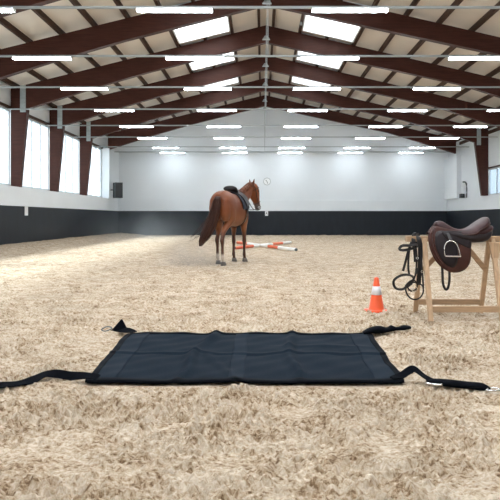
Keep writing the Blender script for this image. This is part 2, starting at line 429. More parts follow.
for i, (y0, y1) in enumerate(SKY):
    for sgn in (-1, 1):
        sd = 'left' if sgn < 0 else 'right'
        if i >= 5: lab = 'bright rectangular skylight %s of the ridge, %s from the camera' % (sd, ['nearest', 'second', 'third and smallest looking'][i-5])
        else: lab = 'unseen skylight added for light, %s of the ridge, %s opening from the front wall' % (sd, ORD[i])
        make_sky(sgn, y0, y1, lab)

# ---- light rows: rail, hangers, tubes
ROWS = [0.6, 4.4, 8.2, 12.0, 15.6, 19.3, 23.2, 27.3, 31.2, 35.5, 38.2]
COLS = [-5.72, -1.75, 1.75, 5.60, 9.45]
RZ = 5.33
lamp = None
for r, y in enumerate(ROWS):
    vis = r >= 3
    rowname = (['first', 'second', 'third', 'fourth', 'fifth', 'sixth', 'seventh', 'last'][r-3]+' row from the camera') if vis else '%s row behind the view' % ORD[r]
    t = thing('light_rail', 'thin grey rail across the hall for the %s of tube lights' % rowname, 'light rail', (0, y, RZ), group='grey light rails')
    b = MB(); b.box(((LW+RW)/2, 0, 0), (RW-LW-0.02, 0.045, 0.045)); b.build('rail', M_rail, t)
    b = MB(); b.tube([(RX, 0, 0.02), (RX, 0, roofz(RX)-RZ)], 0.009, 6); b.build('hanger_rod', M_rail, t)
    b = MB(); b.box((RX, 0, roofz(RX)-RZ-0.75), (0.16, 0.1, 0.05)); b.prism_y([(RX-0.15, roofz(RX)-RZ-0.85), (RX+0.15, roofz(RX)-RZ-0.85), (RX+0.05, roofz(RX)-RZ-0.7), (RX-0.05, roofz(RX)-RZ-0.7)], -0.05, 0.05); b.build('hanger_clamp', M_rail, t)
    for c, x in enumerate(COLS):
        if not vis and c in (4,): pass
        lab = 'white tube light, %s, in the %s' % (['leftmost', 'next left of the ridge', 'next right of the ridge', 'second from the right', 'rightmost'][c], rowname)
        if lamp is None:
            lamp = thing('tube_light', lab, 'tube light', (x, y, RZ), group='glowing tube lights hung in rows')
            b = MB(); b.prism_y([(-0.76, -0.045), (0.76, -0.045), (0.76, -0.022), (-0.76, -0.022)], -0.07, 0.07); b.build('housing', M_white, lamp)
            b = MB(); b.prism_y([(-0.75, -0.085), (0.75, -0.085), (0.75, -0.047), (-0.75, -0.047)], -0.06, 0.06); b.build('tube', M_tube, lamp, bevel=0.015)
            for q in (-0.757, 0.757): MB().box((q, 0, -0.066), (0.012, 0.125, 0.045)).build('end_cap', M_white, lamp)
        else: copy_thing(lamp, (x, y, RZ), lab)

# small sensor on a purlin right of the ridge
t = thing('motion_sensor', 'small grey sensor box hanging under a purlin right of the ridge', 'sensor', (1.43, 22.2, ztop(1.43)))
MB().box((0, 0, -0.10), (0.09, 0.09, 0.10)).build('sensor_body', M_rail, t, bevel=0.01)
MB().tube([(0, 0, -0.05), (0, 0, 0.0)], 0.012, 6).build('stem', M_rail, t)

# ---- trees outside the left windows, one soft mass
def foliage_mat():
    return mat('pale_distant_foliage', (0.20, 0.25, 0.25), 0.9, noise=(2, 0.3))
b = MB(); rnd = random.Random(4)
for i in range(46):
    y = 8+i*2.4+rnd.uniform(-1, 1); x = -34-rnd.uniform(0, 7); H = rnd.uniform(7.5, 12.5)
    secs = []
    for k in range(7):
        f = k/6; r = (1-f)**0.8*rnd.uniform(1.6, 2.4)+0.1
        secs.append(((x+rnd.uniform(-.2, .2), y+rnd.uniform(-.2, .2), H*f), (r, 0, 0), (0, r, 0)))
    b.loft(secs, 9)
o = b.build('tree_line', foliage_mat(), smooth=True); tag(o, 'hazy row of trees seen faintly through the left windows', 'trees', kind='stuff')
b = MB(); b.bb(-90, LW-0.3, -30, 140, -0.35, -0.3); b.bb(RW+0.3, 90, -30, 140, -0.35, -0.3); struct('ground_outside', b, mat('snowy_ground', (0.6, 0.63, 0.62), 0.9, noise=(0.2, 0.1)))

# ------------------------------------------------------------------ things on the walls
M_cab = mat('dark_speaker_cloth', (0.045, 0.052, 0.055), 0.7, bump=(80, 0.3, 0.004))
t = thing('loudspeaker', 'dark grey wall loudspeaker in the back left corner above the kickboards', 'loudspeaker', (-8.97, 37.25, 2.36), 0.6)
MB().box((0, 0, 0.48), (0.50, 0.40, 0.96)).build('cabinet', M_cab, t, bevel=0.02)
MB().box((0.0, -0.19, 0.48), (0.42, 0.03, 0.86)).build('grille', M_black, t, bevel=0.01)
MB().bar((-0.1, 0.1, 0.5), (-0.44, 0.3, 0.5), 0.06, 0.06).build('mount_arm', M_grey, t)

M_ink = mat('black_ink', (0.02, 0.02, 0.025), 0.6)
t = thing('wall_clock', 'round white clock with thin grey rim on the end wall right of the horse', 'clock', (0.31, BY-0.02, 3.52))
def ring_y(b, r0, r1, y0, y1, n=40):
    return b.rings([[Vector((rr*math.cos(2*PI*i/n), yy, rr*math.sin(2*PI*i/n))) for rr, yy in ((r0, y0), (r1, y0), (r1, y1), (r0, y1))] for i in range(n)], False, True)
b = MB(); ring_y(b, 0.215, 0.245, -0.05, 0.02); b.build('rim', M_rail, t)
b = MB(); b.prism_y([(0.21*math.cos(2*PI*i/32), 0.21*math.sin(2*PI*i/32)) for i in range(32)], -0.02, 0.015); b.build('dial', M_white, t)
b = MB(); b.bar((0, -0.03, 0), (-0.09, -0.03, 0.10), 0.03, 0.01); b.build('hour_hand', M_ink, t)
b = MB(); b.bar((-0.01, -0.035, 0.03), (0.05, -0.035, -0.14), 0.03, 0.01); b.build('minute_hand', M_ink, t)

def letter_A(b, h, y):
    b.bar((-h*0.32, y, -h/2), (0, y, h/2), h*0.16, 0.01); b.bar((h*0.32, y, -h/2), (0, y, h/2), h*0.16, 0.01); b.bar((-h*0.2, y, -h*0.12), (h*0.2, y, -h*0.12), 0.01, h*0.13, (0, 1, 0))
t = thing('marker_sign', 'small white plate with a black letter on the dark boards under the clock', 'sign', (0.28, BY-0.15, 1.42))
MB().box((0, 0, 0), (0.20, 0.02, 0.30)).build('plate', M_white, t)
b = MB(); letter_A(b, 0.17, -0.014); b.build('letter', M_ink, t)
t = thing('marker_plate', 'narrow white plate on the dark boards of the left wall', 'sign', (LF+0.012, 24.0, 1.40))
MB().box((0, 0, 0), (0.02, 0.30, 0.36)).build('plate', M_white, t)

t = thing('heater_box', 'small black box on the right ledge beside the curved pipe', 'box', (12.08, 36.3, SILL))
MB().box((0, 0, 0.13), (0.24, 0.3, 0.25)).build('case', M_black, t, bevel=0.015)
MB().box((-0.03, -0.155, 0.17), (0.1, 0.02, 0.06)).build('panel', M_grey, t)
o = MB().tube(smooth_path([(12.19, 35.8, SILL), (12.19, 35.8, SILL+0.55), (12.18, 35.8, SILL+0.8), (12.10, 35.8, SILL+0.93), (11.97, 35.85, SILL+0.94)]), [0.03]*12+[0.045]*13, 8).build('curved_pipe', M_grey, smooth=True)
tag(o, 'grey pipe bent over at its top on the right ledge beside the black box', 'pipe')

# ------------------------------------------------------------------ ground poles
M_pw = mat('white_paint', (0.86, 0.85, 0.83), 0.45); M_pr = mat('orange_red_paint', (0.75, 0.13, 0.045), 0.45)
def pole(a, c, bands, lab):
    a = Vector(a); c = Vector(c); d = c-a; t = thing('ground_pole', lab, 'pole', a, group='riding poles lying crossed')
    for f0, f1, m in bands:
        MB().tube([d*f0, d*f1], 0.055, 16).build('stripe', m, t, smooth=False)
    for f, g in ((-0.006, 0), (1, 1.006)): MB().tube([d*f, d*g], 0.05, 16).build('end_cap', M_grey, t)
pole((-0.97, 21.0, 0.07), (1.22, 26.0, 0.07), [(0, .28, M_pr), (.28, .62, M_pw), (.62, .82, M_pr), (.82, 1, M_pw)], 'red and white riding pole whose far end points to the wall')
pole((-1.06, 25.6, 0.075), (1.10, 19.7, 0.08), [(0, .22, M_pr), (.22, .45, M_pw), (.45, .6, M_pw), (.6, .76, M_pr), (.76, 1, M_pw)], 'red and white riding pole whose near end points right')

# ------------------------------------------------------------------ traffic cone
M_or = mat('orange_plastic', (0.90, 0.115, 0.03), 0.4, coat=0.2); M_cw = mat('white_reflective_band', (0.85, 0.84, 0.88), 0.35)
cz = sh(1.37, 7.2)
t = thing('traffic_cone', 'orange traffic cone with one white band standing on the sand', 'cone', (1.37, 7.2, cz-0.005), 0.25)
b = MB(); nn = 48
def sq(r, z):
    out = []
    for i in range(nn):
        a = 2*PI*i/nn; c, s = math.cos(a), math.sin(a); e = 0.28
        out.append(Vector((r*math.copysign(abs(c)**(2/6.0)*1, c), r*math.copysign(abs(s)**(2/6.0), s), z)))
    return out
b.rings([sq(0.118, 0.0), sq(0.124, 0.008), sq(0.122, 0.024), sq(0.10, 0.032)]); b.build('base', M_or, t, smooth=True)
def cr(z): return 0.092-0.067*(z-0.03)/0.38
b = MB(); b.lathe([(0.105, 0.024), (0.095, 0.034), (cr(0.05), 0.05), (cr(0.2), 0.2), (cr(0.40), 0.40), (0.020, 0.412), (0.012, 0.412), (0.012, 0.36)]); b.build('body', M_or, t, smooth=True)
b = MB(); b.lathe([(cr(0.205)+0.001, 0.205), (cr(0.205)+0.003, 0.206), (cr(0.305)+0.003, 0.306), (cr(0.305)+0.001, 0.307)]); b.build('white_band', M_cw, t, smooth=True)

# ------------------------------------------------------------------ trestle
M_w1 = mat('pale_pine', (0.53, 0.355, 0.215), 0.6, noise=(7, 0.2, (6, 6, 0.8)), bump=(40, 0.1, 0.003))
M_w2 = mat('pine_top_rail', (0.46, 0.30, 0.175), 0.55, noise=(7, 0.2, (0.8, 6, 6)), bump=(40, 0.1, 0.003))
t = thing('wooden_trestle', 'wooden trestle with splayed legs carrying the brown saddle', 'trestle', (0, 0, 0))
TY = 6.8; RT = 0.915
MB().bb(1.63, 2.86, TY-0.05, TY+0.05, RT-0.062, RT).build('top_rail', M_w2, t, bevel=0.004)
for x in (1.82, 2.59):
    fz, bz = sh(x, 6.46), sh(x, 7.10)
    MB().bar((x-0.005, 6.46, fz-0.01), (x, TY-0.045, RT-0.03), 0.052, 0.040).build('leg', M_w1, t, bevel=0.004)
    MB().bar((x-0.005, 7.12, bz-0.01), (x, TY+0.045, RT-0.03), 0.052, 0.040).build('leg', M_w1, t, bevel=0.004)
    b = MB(); b.prism_y([(x-0.075, RT-0.064), (x+0.075, RT-0.064), (x+0.062, RT-0.11), (x+0.034, RT-0.25), (x-0.034, RT-0.25), (x-0.062, RT-0.11)], TY-0.135, TY-0.10)
    if x > 2: b.build('gusset', M_w1, t, bevel=0.003)
    else: b.bm.free()
    MB().bb(x-0.02, x+0.02, TY-0.2, TY+0.2, 0.38, 0.43).build('cross_piece', M_w1, t, bevel=0.003) if x < 0 else None
MB().bb(1.845, 2.565, 6.485, 6.525, 0.10, 0.165).build('stretcher', M_w2, t, bevel=0.003)
MB().bb(1.845, 2.565, 7.055, 7.095, 0.10, 0.165).build('stretcher', M_w2, t, bevel=0.003)
MB().bar((1.84, TY+0.09, 0.52), (2.13, TY+0.03, RT-0.07), 0.03, 0.055, (0, 1, 0)).build('brace', M_w2, t, bevel=0.003)
MB().bar((2.57, TY+0.09, 0.52), (2.28, TY+0.03, RT-0.07), 0.03, 0.055, (0, 1, 0)).build('brace', M_w2, t, bevel=0.003)

# ------------------------------------------------------------------ brown saddle
def leather(name, col, rough=0.38, amt=0.35):
    return mat(name, col, rough, noise=(9, amt), bump=(140, 0.12, 0.002), coat=0.04, spec=0.32)
M_le = leather('dark_brown_leather', (0.015, 0.009, 0.0105)); M_seat = leather('seat_leather', (0.046, 0.017, 0.018), 0.48, 0.25)
M_red = leather('red_brown_leather', (0.060, 0.018, 0.012)); M_blk = leather('black_leather', (0.014, 0.011, 0.011), 0.4, 0.3)
M_chr = mat('polished_metal', (0.75, 0.75, 0.74), 0.18, 1.0)
t = thing('brown_saddle', 'dark brown leather saddle with a metal stirrup resting on the trestle', 'saddle', (0, 0, 0))
ST = [(1.945, 1.060, .985, .035), (1.965, 1.080, .955, .07), (2.005, 1.090, .94, .088), (2.045, 1.078, .932, .098), (2.10, 1.043, .928, .112), (2.16, 1.014, .926, .130),
      (2.22, 1.003, .925, .150), (2.30, 1.008, .925, .172), (2.37, 1.038, .928, .188), (2.43, 1.078, .94, .190), (2.48, 1.110, .965, .178), (2.515, 1.130, .99, .150), (2.542, 1.130, 1.015, .105), (2.558, 1.108, 1.045, .05)]
b = MB(); rr = []
for x, tz, bz, hw in interp(ST, 4):
    ring = []
    dip = 0.022*math.exp(-((x-2.27)/0.13)**2)
    for i in range(28):
        a = 2*PI*i/28; c, s = math.cos(a), math.sin(a); cz_, hh = (tz+bz)/2, (tz-bz)/2
        zz = cz_+hh*math.copysign(abs(s)**0.8, s); yy = hw*math.copysign(abs(c)**0.75, c)
        if s > 0: zz -= dip*(1-abs(c))**1.0*s*0.6
        zz -= 0.03*abs(c)**3*(1 if x < 2.4 else 0.3)
        ring.append(Vector((x, TY+yy, zz)))
    rr.append(ring)
b.rings(rr); b.build('seat', M_seat, t, smooth=True)
# welt round the seat edge
pts = [];
for sg in (-1,):
    for x, tz, bz, hw in interp(ST, 2):
        pts.append((x, TY-hw*1.0-0.002, (tz+bz)/2-0.03*(1 if x < 2.4 else 0.3)-0.0))
b = MB(); b.tube(pts, 0.005, 6); b.build('welt', M_red, t, smooth=True)
SC = 0.01102
def px(p, q, k=SC): return ((p-262.3)*k, EYE-(q-218)*k)
FL = [(437, 226), (432.6, 228.5), (430.4, 233), (429.5, 239), (430, 246), (431.5, 252), (434.5, 259), (439, 265), (444.5, 269.5), (450, 272), (456, 272.6), (462, 271.3), (466.5, 268.3), (469.8, 263.5), (471.3, 257), (471.8, 249), (472.2, 242), (472.4, 235), (465, 231.5), (456, 230), (446, 228)]
def flap_fn(side, lift=0.0):
    def f(x, z, o):
        bow = 0.016*math.sin(min(max((z-0.5)/0.5, 0), 1)*PI)
        return Vector((x, TY+side*(0.085+0.10*(1-min(max((z-0.52)/0.52, 0), 1))**0.7+bow+lift+o), z))
    return f
def outl(pts, k=3, sc=SC): return [(v.x, v.y) for v in smooth_path([(*px(p, q, sc), 0) for p, q in pts], k, True)]
b = MB(); b.sheet(outl(FL), flap_fn(-1), 0.012, 7); b.build('flap', M_red, t, smooth=True)
b = MB(); b.sheet(outl([(444+(p-444)*0.72+6, q-2.0+(3 if q < 245 else -3)) for p, q in FL]), flap_fn(1), 0.012, 7); b.build('flap', M_red, t, smooth=True)
FI = [(438.5, 232), (436, 240), (437, 250), (441, 259), (446.5, 265), (453, 267.5), (457.5, 262), (458.5, 250), (458, 236), (448, 231)]
b = MB(); b.sheet(outl(FI), flap_fn(-1, 0.009), 0.008, 5); b.build('dark_knee_panel', M_le, t, smooth=True)
JO = [(444, 231.5), (446, 237.5), (450, 241), (457, 242), (463, 245.5), (470.5, 248.2), (472.3, 242), (472.4, 234), (460, 231)]
b = MB(); b.sheet(outl(JO), flap_fn(-1, 0.018), 0.007, 5); b.build('skirt', M_le, t, smooth=True)
kr = [flap_fn(-1, 0.006)(*px(p, q), 0) for p, q in ((435.5, 229), (432.5, 235), (432.3, 243), (434, 251), (437.5, 258), (442.5, 264))]
b = MB(); kk = smooth_path(kr, 5); b.tube(kk, [0.006+0.012*math.sin(PI*(i+1)/(len(kk)+1)) for i in range(len(kk))], 10); b.build('knee_roll', M_red, t, smooth=True)
for sg in (-1, 1):    # padded panels with a rear gusset
    b = MB(); b.loft([((x, TY+sg*y, z), (0, r*1.25, 0), (0, 0, r)) for x, y, z, r in interp([(2.00, .08, .95, .03), (2.1, .085, .935, .05), (2.25, .10, .905, .055), (2.40, .115, .905, .058), (2.47, .11, .915, .06), (2.53, .095, .94, .055), (2.562, .08, .965, .035)], 4)], 16); b.build('panel', M_le, t, smooth=True)
    b = MB(); b.loft([((x, TY+sg*y, z), (0, r*1.3, 0), (0, 0, r*0.75)) for x, y, z, r in interp([(2.38, .12, .955, .03), (2.45, .12, .965, .05), (2.51, .105, .985, .055), (2.56, .085, 1.005, .045), (2.575, .07, 1.01, .02)], 4)], 16); b.build('gusset', M_seat, t, smooth=True)
# stirrup leather, keeper and iron
YS_ = TY-0.235
b = MB(); b.tube(smooth_path([(2.055, TY-0.12, .965), (2.058, TY-0.17, .93), (2.062, YS_+0.01, .885), (2.064, YS_, .862)]), 0.01, flat=(0.03, 0.008), hint=(0, -1, 0)); b.build('stirrup_leather', M_blk, t)
def P(p, q, y=YS_): x, z = px(p, q, 0.01094); return (x, y, z)
b = MB(); b.tube(smooth_path([P(445.3, 256.5), P(444.3, 251), P(444.8, 246), P(446.8, 242.3), P(450.2, 240.8), P(454, 241.6), P(457, 245), P(459, 250), P(460.2, 255.5)], 5), 0.0065, 8); b.build('stirrup_iron', M_chr, t, smooth=True)
b = MB(); b.box(P(452.8, 256.2), (0.172, 0.045, 0.018), (0, 0.02, 0)); b.build('stirrup_tread', M_chr, t, bevel=0.004)
b = MB(); b.tube(smooth_path([(1.985, TY-0.172, .60), (1.99, TY-0.175, .50), (1.995, TY-0.175, .40), (2.02, TY-0.175, .335), (2.05, TY-0.17, .345), (2.068, TY-0.165, .42), (2.070, TY-0.165, .50), (2.068, TY-0.165, .60)]), 0.01, flat=(0.026, 0.007), hint=(0, -1, 0)); b.build('hanging_leather_loop', M_blk, t)
b = MB(); b.sheet(outl([(432, 262), (433, 266), (438, 267.5), (443, 267), (442, 262)]), flap_fn(1, -0.02), 0.01, 3); b.bm.free()
b = MB(); b.tube(smooth_path([(1.975, TY-0.02, 1.07), (1.93, TY-0.05, 1.045), (1.89, TY-0.03, 0.99), (1.855, TY, .935)]), 0.006, 6); b.build('pommel_cord', M_red, t, smooth=True)
b = MB(); b.lathe([(0.008, 0), (0.011, 0.003), (0.0, 0.006)], n=10)
for v in b.bm.verts: v.co = Vector((1.992, TY-0.094-v.co.z, 1.005+v.co.y)) + Vector((v.co.x, 0, 0))
b.build('pommel_stud', M_chr, t)

# ------------------------------------------------------------------ bridle on the rail end
t = thing('bridle', 'black leather bridle with reins hanging from the left end of the trestle', 'bridle', (0, 0, 0))
def Q(p, q, y=6.70): k = y/600; return ((p-262.3)*k, y, EYE-(q-218)*k)
def strap(name, pts, w=0.02, th=0.006, closed=False, hint=(0, -1, 0), m=M_blk, k=6):
    b = MB(); b.tube(smooth_path(pts, k, closed), 0.01, closed=closed, flat=(w, th), hint=hint); return b.build(name, m, t)
strap('headpiece', [Q(416, 262, 6.72), Q(415, 250, 6.73), Q(413.5, 241, 6.735), Q(414, 235.4, 6.80), Q(416.5, 235, 6.86), Q(418, 244, 6.88)], 0.045, 0.008)
strap('headpiece', [Q(418.5, 285, 6.70), Q(420, 262, 6.70), Q(420.2, 246, 6.72), Q(418.5, 238, 6.735), Q(418, 235.2, 6.80), Q(418, 238, 6.875)], 0.05, 0.008)
strap('browband', [Q(400, 247.5, 6.60), Q(403, 245.6, 6.60), Q(410, 245.5, 6.64), Q(416, 244.5, 6.70), Q(417.5, 246, 6.72), Q(411, 248.8, 6.66), Q(404, 250.2, 6.60), Q(400, 249.6, 6.58)], 0.03, 0.007, True, (0, -0.9, 0.5))
strap('cheek_strap', [Q(411.5, 242, 6.71), Q(408.5, 250, 6.68), Q(406.5, 258, 6.66), Q(403, 271, 6.66)], 0.026, 0.007)
strap('cheek_strap', [Q(409.5, 247, 6.66), Q(408.5, 258, 6.65), Q(408.3, 268, 6.64), Q(409.5, 276, 6.64)], 0.022, 0.006)
strap('throatlatch', [Q(415.5, 246, 6.70), Q(416.5, 262, 6.68), Q(415, 276, 6.66), Q(411, 285, 6.64)], 0.018, 0.006)
strap('cheek_strap', [Q(421, 247, 6.70), Q(421.6, 262, 6.68), Q(422.5, 276, 6.66), Q(423.5, 288, 6.64)], 0.018, 0.006)
strap('noseband', [Q(393.5, 282, 6.52), Q(397, 277.5, 6.50), Q(404, 274.8, 6.54), Q(411, 275.5, 6.62), Q(413.5, 279, 6.66), Q(409, 285.5, 6.62), Q(402, 289.3, 6.56), Q(395.5, 288, 6.52)], 0.026, 0.008, True, (0, -0.8, 0.6))
strap('rein', [Q(405.5, 286, 6.60), Q(407, 294, 6.58), Q(412, 299, 6.58), Q(418.5, 298.6, 6.60), Q(423, 293, 6.62), Q(422.5, 286, 6.64), Q(417, 283, 6.66), Q(410.5, 282.6, 6.62)], 0.016, 0.006, True, (0, -1, 0.2))
strap('rein', [Q(407, 284, 6.58), Q(413, 280, 6.60), Q(417, 284, 6.62), Q(416, 289, 6.62), Q(411, 291, 6.60), Q(408, 288, 6.58)], 0.016, 0.006, True)
strap('curb_strap', [Q(404, 288, 6.57), Q(410, 283, 6.60), Q(415, 276, 6.64), Q(418, 268, 6.68)], 0.016, 0.006)
for p, q in ((417.3, 258), (422, 271.5)):
    x, y, z = Q(p, q, 6.665); b = MB(); ring_y(b, 0.009, 0.014, -0.004, 0.004, 16); o = b.build('buckle', M_chr, t); o.location = (x, y, z)
x, y, z = Q(414.5, 289, 6.60); b = MB(); ring_y(b, 0.026, 0.033, -0.004, 0.004, 24); o = b.build('bit_ring', M_chr, t); o.location = (x, y, z)
b = MB(); b.tube(smooth_path([Q(408, 291, 6.62), Q(411, 289, 6.6), Q(414.5, 289, 6.6)]), 0.006, 8); b.build('bit', M_chr, t, smooth=True)

# ------------------------------------------------------------------ black ground mat
M_mat = mat('black_nylon', (0.0085, 0.0145, 0.0230), 0.8, noise=(60, 0.2), bump=(260, 0.15, 0.001), spec=0.045)
M_web = mat('black_webbing', (0.0035, 0.0045, 0.007), 0.8, bump=(300, 0.3, 0.001), spec=0.05)
M_band = mat('navy_reinforcing_band', (0.012, 0.019, 0.029), 0.8, bump=(260, 0.2, 0.001), spec=0.05)
t = thing('ground_mat', 'large black rectangular fabric mat lying flat on the sand', 'mat', (0, 0, 0))
CN = [(-1.185, 4.07), (0.945, 4.06), (1.02, 5.72), (-1.275, 5.74)]   # near left, near right, far right, far left
def mxy(u, v):
    a = [(CN[0][i]*(1-u)+CN[1][i]*u)*(1-v)+(CN[3][i]*(1-u)+CN[2][i]*u)*v for i in (0, 1)]
    return a
def mz(u, v):
    z = 0.016
    # crossing creases
    uc = 0.335+0.055*(1-v)*-1+0.02*v+0.012*math.sin(v*9)
    z += min(1, 0.25+v*8)*0.046*math.exp(-((u-uc)/0.020)**2)*(0.55+0.45*math.cos(v*7+0.5)**2)
    uc = 0.665+0.012*math.sin(v*7+1)
    z += min(1, 0.25+v*8)*0.036*math.exp(-((u-uc)/0.018)**2)*(0.5+0.5*math.cos(v*6+2)**2)
    z += 0.010*math.exp(-((v-0.50-0.01*math.sin(u*11))/0.022)**2)
    z -= 0.006*math.exp(-((v-0.475-0.01*math.sin(u*11))/0.010)**2)
    z += 0.012*math.exp(-((v-0.72+0.08*u)/0.03)**2)*math.exp(-((u-0.8)/0.16)**2)
    z += 0.006*math.sin(u*17+v*5)*math.sin(v*13+u*3)+0.004*math.sin(u*41-v*17)*math.sin(v*23)
    z += 0.012*math.exp(-((u-0.36-0.25*(0.45-v))/0.02)**2)*(1 if v < 0.45 else math.exp(-((v-0.45)/0.05)**2))
    return z
def mpt(u, v, dz=0):
    x, y = mxy(u, v); x += 0.006*math.sin(v*14); y += 0.008*math.sin(u*21)*abs(2*v-1)
    return Vector((x, y, mz(u, v)+dz))
def mat_patch(u0, u1, v0, v1, nu, nv, dz, th):
    b = MB(); V = {}
    for s in (0, 1):
        for i in range(nu+1):
            for j in range(nv+1):
                V[s, i, j] = b.bm.verts.new(mpt(u0+(u1-u0)*i/nu, v0+(v1-v0)*j/nv, dz-(th if s else 0)))
        for i in range(nu):
            for j in range(nv):
                f = (V[s, i, j], V[s, i+1, j], V[s, i+1, j+1], V[s, i, j+1]); b.bm.faces.new(f if s == 0 else f[::-1])
    E = [(i, 0) for i in range(nu)]+[(nu, j) for j in range(nv)]+[(i, nv) for i in range(nu, 0, -1)]+[(0, j) for j in range(nv, 0, -1)]
    for k in range(len(E)):
        a, c = E[k], E[(k+1) % len(E)]; b.bm.faces.new((V[0, *a], V[1, *a], V[1, *c], V[0, *c]))
    return b
mat_patch(0, 1, 0, 1, 200, 110, 0, 0.010).build('mat_sheet', M_mat, t, smooth=True)
mat_patch(0.445, 0.497, 0.02, 0.98, 8, 110, 0.004, 0.006).build('centre_band', M_band, t, smooth=True)
mat_patch(0.008, 0.085, 0.02, 0.98, 10, 110, 0.004, 0.006).build('side_band', M_band, t, smooth=True)
mat_patch(0.915, 0.992, 0.02, 0.98, 10, 110, 0.004, 0.006).build('side_band', M_band, t, smooth=True)
for u0, u1, v0, v1, nu, nv in ((0, 1, -0.012, 0.022, 200, 3), (0, 1, 0.978, 1.012, 200, 3), (-0.008, 0.014, 0, 1, 3, 110), (0.986, 1.008, 0, 1, 3, 110)):
    mat_patch(u0, u1, v0, v1, nu, nv, 0.007, 0.020).build('edge_binding', M_web, t, smooth=True)
def web(name, pts, w, par=t, k=6, hints=None, th=0.006):
    P3 = smooth_path(pts, k)
    P3 = [Vector((p.x, p.y, max([p.z]+[sh(p.x, p.y+q)+0.008 for q in (-w*.45, 0, w*.45)]) if not (-1.24 < p.x < 1.0 and 4.05 < p.y < 5.75) else p.z)) for p in P3]
    for _ in range(3): P3 = [P3[0]]+[Vector((p.x, p.y, (P3[i-1].z+2*p.z+P3[i+1].z)/4+0.001)) for i, p in list(enumerate(P3))[1:-1]]+[P3[-1]]
    hh = (0, 0, 1)
    if hints: hh = [tuple(v) for v in smooth_path(hints, k)]
    b = MB(); b.tube(P3, 0.01, flat=(w, th), hint=hh); return b.build(name, M_web, par)
def S(p, q, lift=0.02):        # a spot on the sand along the sight line of the strap
    y = EYE*600/(q-218); x = (p-262.3)*y/600; return (x, y, max(sh(x, y), -0.005)+lift)
st = web('strap', [(-1.12, 4.10, .03), (-1.22, 4.12, .035), (-1.32, 4.13, .03), (-1.41, 4.13, .045), (-1.49, 4.12, .045), (-1.54, 4.04, .03), (-1.60, 3.97, .025), (-1.72, 3.88, .03), (-1.92, 3.80, .03)], 0.06, hints=[(0, -.3, 1), (0, -.6, 1), (0, -.9, .6), (0, -.8, .6), (0, -.5, 1), (0, -.9, .7), (0, -.4, 1), (0, -.5, 1), (0, -.3, 1)])
st = web('strap', [(0.88, 4.08, .03), (0.95, 4.10, .04), (1.00, 4.12, .065), (1.045, 4.12, .078), (1.09, 4.06, .05), (1.14, 3.99, .03)], 0.055, hints=[(0, 0, 1), (0, -.5, 1), (-.4, -.7, .6), (.3, -.7, .6), (.5, -.6, .8), (0, -.3, 1)])
roll = MB(); roll.loft([((x, y, z), (0, a, 0), (0, 0, c)) for x, y, z, a, c in interp([(1.10, 4.01, .03, .02, .010), (1.15, 3.985, .032, .04, .018), (1.24, 3.94, .034, .045, .022), (1.34, 3.90, .033, .042, .021), (1.42, 3.86, .034, .042, .022), (1.455, 3.84, .03, .018, .010)], 4)], 14, 2.6)
roll.build('strap_pad', M_web, t, smooth=True)
b = MB(); b.tube(smooth_path([(1.08, 3.96, .03), (1.12, 3.93, .03), (1.17, 3.92, .03), (1.18, 3.95, .035)]), 0.007, 6); b.build('snap_hook', M_chr, st, smooth=True)
b = MB(); b.tube(smooth_path([(1.42, 3.80, .03), (1.45, 3.785, .03), (1.50, 3.79, .03), (1.50, 3.82, .035), (1.45, 3.83, .035)], closed=True), 0.006, 6, closed=True); b.build('ring', M_chr, st, smooth=True)
web('strap', [(-1.22, 5.72, .03), (-1.30, 5.76, .04), (-1.38, 5.80, .035), (-1.45, 5.86, .03)], 0.08, hints=[(0, 0, 1), (0, -.5, 1), (0, -.3, 1), (0, 0, 1)])
fl = MB(); fl.prism_y([(-0.095, 0.0), (0.075, -0.02), (0.012, 0.105), (0.0, 0.105)], -0.006, 0.006)
o = fl.build('strap_flap', M_web, t, bevel=0.003); o.location = (-1.365, 5.80, 0.035); o.rotation_euler = (-0.25, 0, 0.2)
b = MB(); b.tube(smooth_path([(-1.45, 5.82, .06), (-1.50, 5.82, .075), (-1.55, 5.83, .05), (-1.51, 5.83, .035)], closed=True), 0.006, 6, closed=True); b.build('snap_hook', M_grey, o, smooth=True).matrix_parent_inverse = Matrix.Translation(o.location).inverted()
b = MB(); b.loft([((x, y, z), (0, a, 0), (0, 0, c)) for x, y, z, a, c in interp([(0.96, 5.70, .03, .05, .012), (1.03, 5.73, .045, .07, .026), (1.12, 5.75, .05, .075, .036), (1.20, 5.77, .045, .05, .022), (1.245, 5.79, .055, .05, .030), (1.30, 5.80, .05, .04, .016), (1.38, 5.83, .055, .05, .024), (1.45, 5.87, .05, .03, .014)], 4)], 14, 2.4); o = b.build('strap', M_web, t, smooth=True)
b = MB(); b.tube(smooth_path([(1.42, 5.86, .05), (1.46, 5.85, .055), (1.49, 5.88, .05), (1.46, 5.91, .045)], closed=True), 0.005, 6, closed=True); b.build('ring', M_chr, o, smooth=True)

# ------------------------------------------------------------------ horse
HX, HY, HR = -0.755, 15.0, math.radians(-17.5)
horse = thing('chestnut_horse', 'chestnut horse standing with its back to the camera, wearing a black saddle', 'horse', (HX, HY, 0), HR)
TR = [(-.99, .00, 1.46, .07, .10), (-.96, .00, 1.45, .17, .22), (-.88, .00, 1.44, .245, .30), (-.74, .00, 1.43, .285, .345), (-.55, .00, 1.43, .295, .355), (-.35, .00, 1.39, .290, .365), (-.12, .00, 1.34, .305, .395), (.12, .00, 1.31, .312, .410), (.32, .00, 1.33, .295, .415), (.48, .00, 1.35, .26, .41), (.60, .01, 1.37, .22, .34), (.70, .01, 1.37, .15, .24), (.75, .01, 1.36, .07, .12)]
def trunk(f):
    a = interp(TR, 5); i = min(range(len(a)), key=lambda k: abs(a[k][0]-f)); return a[i]
b = MB()
b.loft([((r, f, z), (hw, 0, 0), (0, 0, hh)) for f, r, z, hw, hh in interp(TR, 4)], 28)
